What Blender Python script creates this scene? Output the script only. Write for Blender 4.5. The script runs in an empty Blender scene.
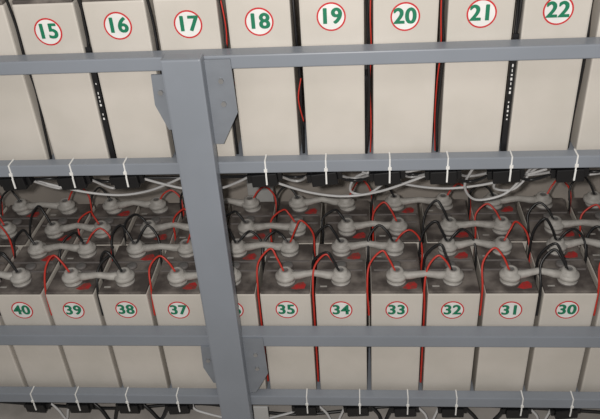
import bpy, bmesh, math, random
from mathutils import Vector, Matrix
random.seed(4)
S=0.17; Z0=8.3
def V(x,y,z): return Vector((x*S,y*S,(z+Z0)*S))
col=bpy.context.scene.collection
# ---------------------------------------------------------------- materials
def mat(name,c,rough=.5,metal=0,c2=None,scale=20,lo=.4,hi=.6,bump=0,detail=6):
    m=bpy.data.materials.new(name); m.use_nodes=True; nt=m.node_tree; b=nt.nodes['Principled BSDF']
    b.inputs['Base Color'].default_value=(*c,1); b.inputs['Roughness'].default_value=rough; b.inputs['Metallic'].default_value=metal
    n=nt.nodes.new('ShaderNodeTexNoise'); n.inputs['Scale'].default_value=scale; n.inputs['Detail'].default_value=detail
    geo=nt.nodes.new('ShaderNodeNewGeometry'); nt.links.new(geo.outputs['Position'],n.inputs['Vector'])
    r=nt.nodes.new('ShaderNodeValToRGB'); r.color_ramp.elements[0].position=lo; r.color_ramp.elements[1].position=hi
    r.color_ramp.elements[0].color=(*c,1); r.color_ramp.elements[1].color=(*(c2 or [v*.93 for v in c]),1)
    nt.links.new(n.outputs['Fac'],r.inputs['Fac']); nt.links.new(r.outputs['Color'],b.inputs['Base Color'])
    if bump:
        bp=nt.nodes.new('ShaderNodeBump'); bp.inputs['Strength'].default_value=bump; bp.inputs['Distance'].default_value=.002
        nt.links.new(n.outputs['Fac'],bp.inputs['Height']); nt.links.new(bp.outputs['Normal'],b.inputs['Normal'])
    return m
M_case=mat('case_abs_grey',(.645,.605,.55),.33,scale=6,c2=(.60,.565,.51))
M_lid=mat('lid_dark_dusty',(.08,.068,.062),.6,c2=(.27,.24,.215),scale=16,lo=.42,hi=.72)
M_lide=mat('lid_edge',(.16,.145,.14),.6)
M_cap=mat('connector_grey',(.45,.435,.405),.55,c2=(.37,.355,.33),scale=40)
M_hole=mat('cap_socket',(.16,.155,.15),.6)
M_redm=mat('polarity_red',(.48,.03,.03),.5,c2=(.25,.06,.05),scale=60)
M_white=mat('label_white',(.85,.85,.83),.5)
M_ring=mat('label_red',(.62,.03,.035),.5)
M_green=mat('label_green',(.008,.20,.10),.5)
M_steel=mat('painted_steel',(.255,.28,.32),.36,c2=(.24,.264,.30),scale=5,bump=.02)
M_gus=mat('gusset_steel',(.22,.24,.27),.4)
M_galv=mat('galvanised_steel',(.46,.46,.45),.45)
M_red=mat('wire_red',(.55,.04,.025),.4)
M_blk=mat('wire_black',(.012,.012,.013),.4)
M_gry=mat('cable_grey',(.55,.55,.55),.45)
M_mod=mat('module_black',(.006,.006,.007),.4)
M_floor=mat('floor_concrete',(.36,.34,.315),.7,c2=(.46,.43,.40),scale=7,bump=.1)
M_wall=mat('wall_paint',(.50,.45,.40),.8,c2=(.36,.325,.29),scale=3)
M_bolt=mat('bolt_zinc',(.4,.4,.4),.35,metal=.6)
# ---------------------------------------------------------------- mesh helpers
def box(bm,x0,x1,y0,y1,z0,z1,mi=0,bev=0):
    c=[(x,y,z) for x in(x0,x1) for y in(y0,y1) for z in(z0,z1)]
    vs=[bm.verts.new((p[0]*S,p[1]*S,p[2]*S)) for p in c]
    fs=[]
    for q in [(0,1,3,2),(4,6,7,5),(0,4,5,1),(2,3,7,6),(0,2,6,4),(1,5,7,3)]:
        f=bm.faces.new([vs[i] for i in q]); f.material_index=mi; fs.append(f)
    if bev:
        ed=list({e for f in fs for e in f.edges})
        r=bmesh.ops.bevel(bm,geom=ed,offset=bev*S,segments=2,affect='EDGES',profile=.6)
        for f in r['faces']: f.material_index=mi
def lathe(bm,x,y,prof,mi=0,n=20):
    rings=[]
    for r,z,_ in prof:
        rings.append([bm.verts.new(((x+r*math.cos(2*math.pi*k/n))*S,(y+r*math.sin(2*math.pi*k/n))*S,z*S)) for k in range(n)])
    for a in range(len(rings)-1):
        for k in range(n):
            f=bm.faces.new([rings[a][k],rings[a][(k+1)%n],rings[a+1][(k+1)%n],rings[a+1][k]]); f.material_index=prof[a+1][2]; f.smooth=True
    f=bm.faces.new(rings[-1]); f.material_index=prof[-1][2]
    f=bm.faces.new(rings[0][::-1]); f.material_index=prof[0][2]
def tube(bm,pts,rad,mi=0,n=10):
    rings=[]
    for i,p in enumerate(pts):
        a=Vector(pts[max(i-1,0)]);b=Vector(pts[min(i+1,len(pts)-1)]); d=(b-a).normalized()
        s=d.cross(Vector((0,0,1)))
        if s.length<.01: s=Vector((1,0,0))
        s.normalize(); u=s.cross(d)
        r=rad if not isinstance(rad,list) else rad[i]
        rings.append([bm.verts.new((Vector(p)+(s*math.cos(2*math.pi*k/n)+u*math.sin(2*math.pi*k/n))*r)*S) for k in range(n)])
    for a in range(len(rings)-1):
        for k in range(n):
            f=bm.faces.new([rings[a][k],rings[a][(k+1)%n],rings[a+1][(k+1)%n],rings[a+1][k]]); f.material_index=mi; f.smooth=True
    bm.faces.new(rings[0]).material_index=mi; bm.faces.new(rings[-1][::-1]).material_index=mi
def mesh(bm,name,mats):
    bmesh.ops.recalc_face_normals(bm,faces=bm.faces)
    me=bpy.data.meshes.new(name); bm.to_mesh(me); bm.free()
    for m in mats: me.materials.append(m)
    return me
def obj(me,name,loc=(0,0,0),parent=None):
    o=bpy.data.objects.new(name,me); col.objects.link(o); o.location=loc
    if parent: o.parent=parent
    return o
# ---------------------------------------------------------------- cell mesh
H=2.57; D=1.43
def cell_mesh(pos_front,W):
    bm=bmesh.new()
    box(bm,-W/2,W/2,0,D,0,H-.05,0,.03)
    box(bm,-W/2+.012,W/2-.012,.012,D-.012,H-.06,H,1,.02)
    box(bm,-W/2+.06,W/2-.06,.58,.61,H-.01,H+.025,2,.008)
    box(bm,-W/2+.06,W/2-.06,.85,.88,H-.01,H+.025,2,.008)
    lathe(bm,0,.73,[(.1,H-.01,2),(.1,H+.04,2),(.08,H+.055,2),(.03,H+.055,4)],n=16)
    for y in (.297,1.147):
        lathe(bm,0,y,[(.17,H-.01,2),(.17,H+.03,2),(.10,H+.03,3),(.10,H+.085,3)],n=16)
    yy=.297 if pos_front else 1.147
    pts=[(.10,yy-.19),(.20,yy-.225),(.34,yy-.20),(.36,yy-.10),(.31,yy-.02),(.21,yy-.05)]
    a=[bm.verts.new((x*S,y*S,(H+.006)*S)) for x,y in pts]; bm.faces.new(a).material_index=5
    b=[bm.verts.new((x*S,y*S,(H-.004)*S)) for x,y in pts]
    for k in range(len(pts)): bm.faces.new([a[k],a[(k+1)%len(pts)],b[(k+1)%len(pts)],b[k]]).material_index=5
    yy=1.147 if pos_front else .297
    box(bm,-.36,-.24,yy-.16,yy-.13,H-.005,H+.008,3)
    return mesh(bm,'battery_cell_mesh',[M_case,M_lid,M_lide,M_cap,M_hole,M_redm])
CELLL=[cell_mesh(True,.895),cell_mesh(False,.895)]
CELLU=[cell_mesh(True,.88),cell_mesh(False,.88)]
def label_mesh():
    bm=bmesh.new(); n=40
    def ring(r,y): return [bm.verts.new((r*S*math.cos(2*math.pi*k/n),y*S,r*S*math.sin(2*math.pi*k/n))) for k in range(n)]
    a=ring(.2,0);a2=ring(.2,-.006);b=ring(.178,-.006)
    for k in range(n):
        k2=(k+1)%n
        bm.faces.new([a[k],a[k2],a2[k2],a2[k]]).material_index=1
        bm.faces.new([a2[k],a2[k2],b[k2],b[k]]).material_index=1
    bm.faces.new(b).material_index=0
    return mesh(bm,'label_mesh',[M_white,M_ring])
LABEL=label_mesh()
def add_cell(x,y,zb,num=None,par=0,up=False,dz=0):
    o=obj((CELLU if up else CELLL)[par],'battery_cell',V(x,y,zb))
    if num is not None:
        jx=random.uniform(-.012,.012); jz=random.uniform(-.01,.01)+dz
        l=obj(LABEL,'number_label',(jx*S,-.001*S,(H-.407+jz)*S),o)
        for q,(sx,sz) in enumerate([(-.007,0),(.007,0),(0,.005)]):
            t=bpy.data.curves.new('number_text','FONT'); t.body=str(num); t.size=.30*S; t.align_x='CENTER'; t.align_y='CENTER'; t.offset=.005*S; t.space_character=1.06
            t.materials.append(M_green)
            to=bpy.data.objects.new('number_text',t); col.objects.link(to); to.parent=o
            to.location=((jx-.005+sx)*S,(-.011-.001*q)*S,(H-.407+jz+sz)*S); to.rotation_euler=(math.pi/2,0,0)
zU=.407-H; zLb=-5.264+.407-H; XL=-1.854; PL=.975
dzs={15:-.045,19:.04,20:-.01,18:.0,22:.02,17:-.0}
for i in range(-2,10):
    add_cell(i,0,zU,15+i,i%2,True,dzs.get(15+i,0))
    add_cell(i,1.5,zU,None,(i+1)%2,True)
OFF=.10
for j in range(-2,13):
    add_cell(XL+PL*j,0,zLb,40-j,(j+1)%2)
for j in range(-3,13):
    add_cell(XL+PL*j+OFF,1.5,zLb,None,j%2)
# ---------------------------------------------------------------- connectors
def connector(L,b=0):
    bm=bmesh.new()
    for x in (0,L):
        lathe(bm,x,0,[(.15,.0,0),(.185,.015,0),(.185,.07,0),(.155,.095,0),(.13,.10,0),(.12,.16,0),(.10,.18,0),(.055,.18,0),(.05,.155,1)],n=22)
    pts=[(.12,0,.045),(.25,b*.4,.055),(.35,b*.7,.08),(L/2,b,.105),(L-.35,b*.7,.08),(L-.25,b*.4,.055),(L-.12,0,.045)]
    tube(bm,pts,[.08,.072,.064,.06,.064,.072,.08],0,12)
    return mesh(bm,'connector_mesh',[M_cap,M_hole])
CONL=[connector(PL,b) for b in (-.035,0,.03)]; CONU=connector(1.0)
ztop=zLb+H+.088
rows=[(.297,0,(-1,1,3,5,7,9,11)),(1.147,0,(-2,0,2,4,6,8,10)),(1.797,OFF,(-2,0,2,4,6,8,10)),(2.647,OFF-.04,(-3,-1,1,3,5,7,9,11))]
for y,off,js in rows:
    for j in js: obj(random.choice(CONL),'cell_connector',V(XL+PL*j+off,y,ztop))
for i in (-1,1,3,5,7): obj(CONU,'cell_connector',V(i,.297,zU+H+.088)); obj(CONU,'cell_connector',V(i,2.647,zU+H+.088))
for i in (-2,0,2,4,6,8): obj(CONU,'cell_connector',V(i,1.147,zU+H+.088)); obj(CONU,'cell_connector',V(i,1.797,zU+H+.088))
# ---------------------------------------------------------------- rack
rack=bpy.data.objects.new('battery_rack',None); col.objects.link(rack)
def part(name,boxes,m=M_steel,bev=.02):
    bm=bmesh.new()
    for b in boxes: box(bm,*b,0,bev)
    bmesh.ops.translate(bm,verts=bm.verts,vec=(0,0,Z0*S))
    return obj(mesh(bm,name,[m]),name,(0,0,0),rack)
XA,XB=-4.2,11.2
part('upper_guard_rail',[(XA,XB,-.30,-.02,-.56,-.36)])
part('lower_guard_rail',[(XA,XB,-.30,-.02,-5.873,-5.62)])
part('upper_shelf_beam',[(XA,XB,-.30,-.10,-2.25,-2.05)])
part('lower_shelf_beam',[(XA,XB,-.30,-.10,-7.42,-7.18)])
part('upper_shelf_plate',[(XA,XB,-.10,3.1,-2.215,-2.168)],bev=0)
part('lower_shelf_plate',[(XA,XB,-.10,3.1,-7.49,-7.43)],bev=0)
part('rear_beams',[(XA,XB,3.1,3.3,-2.25,-2.05),(XA,XB,3.1,3.3,-7.42,-7.18),(XA,XB,3.1,3.3,-.56,-.36)])
PX0,PX1=1.675,2.24
part('front_post',[(PX0,PX1,-.56,-.305,-Z0,-.30)],bev=.03)
part('front_post_right',[(PX0+9,PX1+9,-.56,-.305,-Z0,-.30)],bev=.03)
part('rear_post',[(1.95,2.5,3.305,3.5,-Z0,.6)],M_galv,bev=.03)
part('post_foot',[(PX1+.02,PX1+.30,-.34,-.305,-Z0,-7.44),(PX1+.02,PX1+.30,-.62,-.34,-Z0,-Z0+.04)],M_galv,bev=.008)
def poly(name,pts,y0,y1,m=M_gus,holes=()):
    bm=bmesh.new()
    a=[bm.verts.new(V(x,y0,z)) for x,z in pts]; b=[bm.verts.new(V(x,y1,z)) for x,z in pts]
    bm.faces.new(a); bm.faces.new(b[::-1])
    for k in range(len(pts)): bm.faces.new([a[k],b[k],b[(k+1)%len(pts)],a[(k+1)%len(pts)]])
    for (x,z) in holes:
        n=6; A=[bm.verts.new(V(x+.04*math.cos(k*math.pi/3),y0-.04,z+.04*math.sin(k*math.pi/3))) for k in range(n)]
        B=[bm.verts.new(V(x+.04*math.cos(k*math.pi/3),y0,z+.04*math.sin(k*math.pi/3))) for k in range(n)]
        bm.faces.new(A).material_index=1
        for k in range(n): bm.faces.new([A[k],A[(k+1)%n],B[(k+1)%n],B[k]]).material_index=1
    return obj(mesh(bm,name,[m,M_bolt]),name,(0,0,0),rack)
def gus(zr0,zr1,nm):
    poly(nm+'_gusset_right',[(PX1-.02,zr1),(PX1+.36,zr1),(PX1+.38,zr0-.65),(PX1+.12,zr0-1.15),(PX1-.02,zr0-1.15)],-.34,-.305,holes=[(PX1+.2,zr0-.15),(PX1+.2,zr0-.5)])
    poly(nm+'_gusset_left',[(PX0+.02,zr1-.2),(PX0-.22,zr1-.2),(PX0-.24,zr0-.5),(PX0-.1,zr0-.9),(PX0+.02,zr0-.9)],-.34,-.305,holes=[(PX0-.12,zr0-.3)])
gus(-.56,-.4,'upper')
gus(-5.873,-5.65,'lower')
# ---------------------------------------------------------------- wires
def smooth(P,sub=8):
    P=[Vector(p) for p in P]; out=[]
    for i in range(len(P)-1):
        p0=P[max(i-1,0)];p1=P[i];p2=P[i+1];p3=P[min(i+2,len(P)-1)]
        for k in range(sub):
            t=k/sub
            out.append(.5*((2*p1)+(p2-p0)*t+(2*p0-5*p1+4*p2-p3)*t*t+(3*p1-p0-3*p2+p3)*t**3))
    out.append(P[-1]); return out
def wires(name,lst,rad,m):
    cu=bpy.data.curves.new(name,'CURVE'); cu.dimensions='3D'; cu.bevel_depth=rad*S; cu.bevel_resolution=3
    for P in lst:
        Q=smooth(P); sp=cu.splines.new('POLY'); sp.points.add(len(Q)-1)
        for k,q in enumerate(Q):
            w=V(*q); sp.points[k].co=(*w,1)
    cu.materials.append(m); o=bpy.data.objects.new(name,cu); col.objects.link(o); return o
red=[];blk=[];thin=[];thinb=[]
zt=zLb+H
def arc(x,y,side,h,dst,L,fwd=.0):
    r=random.uniform
    gx=x+side*PL/2; b=r(.05,.2)
    P=[(x+side*.03,y,zt+.24),(x+side*.14,y+b*.5,zt+.27+h*.5),(x+side*(.27+r(-.03,.03)),y+b,zt+.2+h),(gx-side*r(.0,.05),y+b*.6+fwd*.4,zt+.12+h*.6),(gx+side*r(-.02,.03),y-.05+fwd,zt-.02),(gx,y-.1+fwd,zt-.5),(gx,y-.1+fwd,zt-L)]
    dst.append(P)
fc={-1:'r',0:'k',1:'r',2:'k',3:'r',4:'k',5:'r',6:'r',7:'r',8:'r',9:'r',10:'k',11:'r',12:'k'}
for j in range(-1,13):
    arc(XL+PL*j,.297,-1,random.uniform(.25,.42),red if fc[j]=='r' else blk,2.3 if j in (5,6,8) else .6,-.12)
    if j%2==0: arc(XL+PL*j,.297,-1,random.uniform(.35,.5),blk,.6,.25)
for j in range(-2,13):
    arc(XL+PL*j,1.147,1 if j%2 else -1,random.uniform(.25,.5),blk if j%2==0 else red,1.0,0)
    if j%3!=0: arc(XL+PL*j,1.147,-1 if j%2 else 1,random.uniform(.15,.35),blk,1.0,-.1)
for j in range(-3,12):
    arc(XL+PL*j+OFF,1.797,-1,random.uniform(.2,.4),red if j%2 else blk,1.0,0)
    arc(XL+PL*j+OFF,2.647,-1 if j%2 else 1,random.uniform(.2,.4),blk if j%2 else red,1.0,0)
for g,cs in {0.5:'kk',-0.5:'k',1.5:'k',2.5:'k',3.5:'k',4.5:'kr',5.5:'rk',6.5:'kk',7.5:'k',-1.5:'k'}.items():
    for n,c in enumerate(cs):
        x=g-.02+n*.035; P=[(x+random.uniform(-.025,.025),.05+random.uniform(0,.09),z) for z in (.42,0,-.5,-1,-1.6,-2.14)]
        (thin if c=='r' else thinb).append(P)
thin.append([(2.47,.1,.4),(2.52,.05,-.1),(2.47,.12,-.7),(2.53,.2,-1.0)])
thin.append([(3.52,.1,-.9),(3.47,.04,-1.2),(3.52,.12,-1.6)])
wires('red_sensing_wire',red,.018,M_red); wires('black_sensing_wire',blk,.022,M_blk)
wires('red_gap_wire',thin,.010,M_red); wires('black_gap_wire',thinb,.02,M_blk)
def ribbon(x,z0,z1,a,b):
    bm=bmesh.new(); box(bm,-.04,.04,0,.02,z0,z1,0)
    z=a
    while z<b:
        hgt=random.uniform(.02,.045); w=random.uniform(.006,.013)
        box(bm,-w,w,-.003,.001,z,z+hgt,1); z+=hgt+random.choice([.03,.04,.12])
    return obj(mesh(bm,'ribbon_mesh',[M_blk,M_white]),'printed_flat_cable',V(x,.015,0))
ribbon(.5,-2.14,-.3,-1.45,-.75) ; ribbon(6.5,-2.14,-.3,-1.6,-.75)
# monitoring modules + ties
def module_mesh():
    bm=bmesh.new()
    box(bm,-.2,.2,0,.24,-.22,0,0,.02)
    box(bm,-.27,-.2,.06,.2,-.17,-.03,0,.01); box(bm,.2,.27,.06,.2,-.17,-.03,0,.01)
    return mesh(bm,'module_mesh',[M_mod])
def tie_mesh(h,d):
    bm=bmesh.new()
    a=.011
    box(bm,-a,a,-.01,0,-.03,h,0); box(bm,-a,a,-.01,d,h,h+.01,0)
    box(bm,-.026,.026,-.03,-.01,h*.15,h*.15+.05,0)
    box(bm,-.012,.012,-.02,-.005,-.2,-.02,0)
    return mesh(bm,'tie_mesh',[M_white])
MOD=module_mesh(); TU=tie_mesh(.205,.2); TL=tie_mesh(.245,.2)
ux=[-1.05,-.08,.77,2.94,3.85,4.8,5.65,6.57,7.5,8.4]
for x in ux:
    o=obj(MOD,'monitor_module',V(x-.05,-.28,-2.29)); o.rotation_euler=(0,random.uniform(-.14,-.02),random.uniform(-.06,.06))
    obj(TU,'cable_tie',V(x,-.302,-2.25))
lx=[-2.1,-1.2,-.2,.8,3.3,4.3,5.2,6.1,7.3,8.2]
for x in lx:
    o=obj(MOD,'monitor_module',V(x-.05,-.27,-7.53)); o.rotation_euler=(0,random.uniform(-.08,.0),random.uniform(-.08,.08))
    obj(TL,'cable_tie',V(x,-.302,-7.42))
def loop(a,b,y0,y1,z,sag):
    return [(a+(b-a)*t,y0+(y1-y0)*math.sin(math.pi*t),z-sag*math.sin(math.pi*t)**1.0) for t in (0,.12,.3,.5,.7,.88,1)]
g=[]
r_=random.uniform
for n,(a,b) in enumerate(zip(ux[:-1],ux[1:])):
    g.append(loop(a+.2,b-.3,-.15,.25,-2.40,r_(.2,.5)))
g.append(loop(2.7,5.5,.0,.5,-2.45,.75)); g.append(loop(-1.0,1.6,.0,.4,-2.45,.6)); g.append(loop(4.4,7.2,.1,.7,-2.5,.7))
g.append([(6.1,.0,-2.35),(6.02,.3,-2.9),(6.25,.5,-3.3),(6.7,.5,-3.2),(6.95,.4,-2.8),(7.05,.2,-2.45)])
g.append([(7.3,.0,-2.4),(7.1,.3,-2.6),(6.85,.5,-3.1),(6.5,.4,-3.0),(6.6,.1,-2.5)])
g.append([(5.3,.0,-2.4),(4.9,.3,-2.7),(4.5,.5,-3.15),(4.2,.5,-3.1),(4.3,.3,-2.7),(4.7,.0,-2.4)])
wires('grey_signal_cable',g,.021,M_gry)
k=[]
for a,b in zip(ux[:-1],ux[1:]):
    k.append(loop(a+.1,b-.2,-.1,.15,-2.42,r_(.08,.35)))
wires('black_signal_cable',k,.026,M_blk)
g=[];k=[]
for a,b in zip(lx[:-1],lx[1:]):
    (k if r_(0,1)<.6 else g).append([(a+.2,-.1,-7.65),(a+.35,-.15,-7.8),((a+b)/2,-.15,-8.05-r_(0,.15)),(b-.35,-.15,-7.8),(b-.3,-.12,-7.65)])
k.append([(-4,.5,-8.26),(-1,.3,-8.26),(1,.45,-8.26),(3,.2,-8.26),(6,.5,-8.26),(11,.2,-8.26)])
wires('grey_floor_cable',g,.024,M_gry); wires('black_floor_cable',k,.035,M_blk)
# ---------------------------------------------------------------- room
def plane(name,x0,x1,y0,y1,z0,z1,m):
    bm=bmesh.new(); box(bm,x0,x1,y0,y1,z0,z1,0); bmesh.ops.translate(bm,verts=bm.verts,vec=(0,0,Z0*S)); return obj(mesh(bm,name,[m]),name)
plane('floor',-14,20,-18,6.6,-Z0-.5,-Z0,M_floor)
plane('wall_back',-14,20,5.6,6.6,-Z0,9,M_wall)
# ---------------------------------------------------------------- camera + light
cx,cy,cz=4.363,-9.627,3.316; yaw,pitch,roll,F=-.101,.587,-.068,721.487
f=Vector((math.sin(yaw)*math.cos(pitch),math.cos(yaw)*math.cos(pitch),-math.sin(pitch)))
r0=Vector((math.cos(yaw),-math.sin(yaw),0)); u0=r0.cross(f)
r=math.cos(roll)*r0+math.sin(roll)*u0; u=-math.sin(roll)*r0+math.cos(roll)*u0
cd=bpy.data.cameras.new('camera'); cd.sensor_width=36; cd.lens=F/600*36; cd.clip_start=.01
cam=bpy.data.objects.new('camera',cd); col.objects.link(cam)
cam.matrix_world=Matrix.Translation(V(cx,cy,cz))@Matrix((r,u,-f)).transposed().to_4x4()
bpy.context.scene.camera=cam
fl=bpy.data.lights.new('camera_flash','POINT'); fl.energy=108; fl.shadow_soft_size=.018; fl.color=(1,.955,.91)
fo=bpy.data.objects.new('camera_flash',fl); col.objects.link(fo); fo.location=V(cx-.3,cy,cz+.15)
al=bpy.data.lights.new('ceiling_light','AREA'); al.energy=6; al.shape='RECTANGLE'; al.size=1.6; al.size_y=.4; al.color=(1,.98,.95)
ao=bpy.data.objects.new('ceiling_light',al); col.objects.link(ao); ao.location=V(4,-7,9); ao.rotation_euler=(.55,0,0)
w=bpy.data.worlds.new('World'); bpy.context.scene.world=w; w.use_nodes=True
w.node_tree.nodes['Background'].inputs[0].default_value=(.85,.84,.82,1); w.node_tree.nodes['Background'].inputs[1].default_value=.24
bpy.context.scene.view_settings.view_transform='Standard'
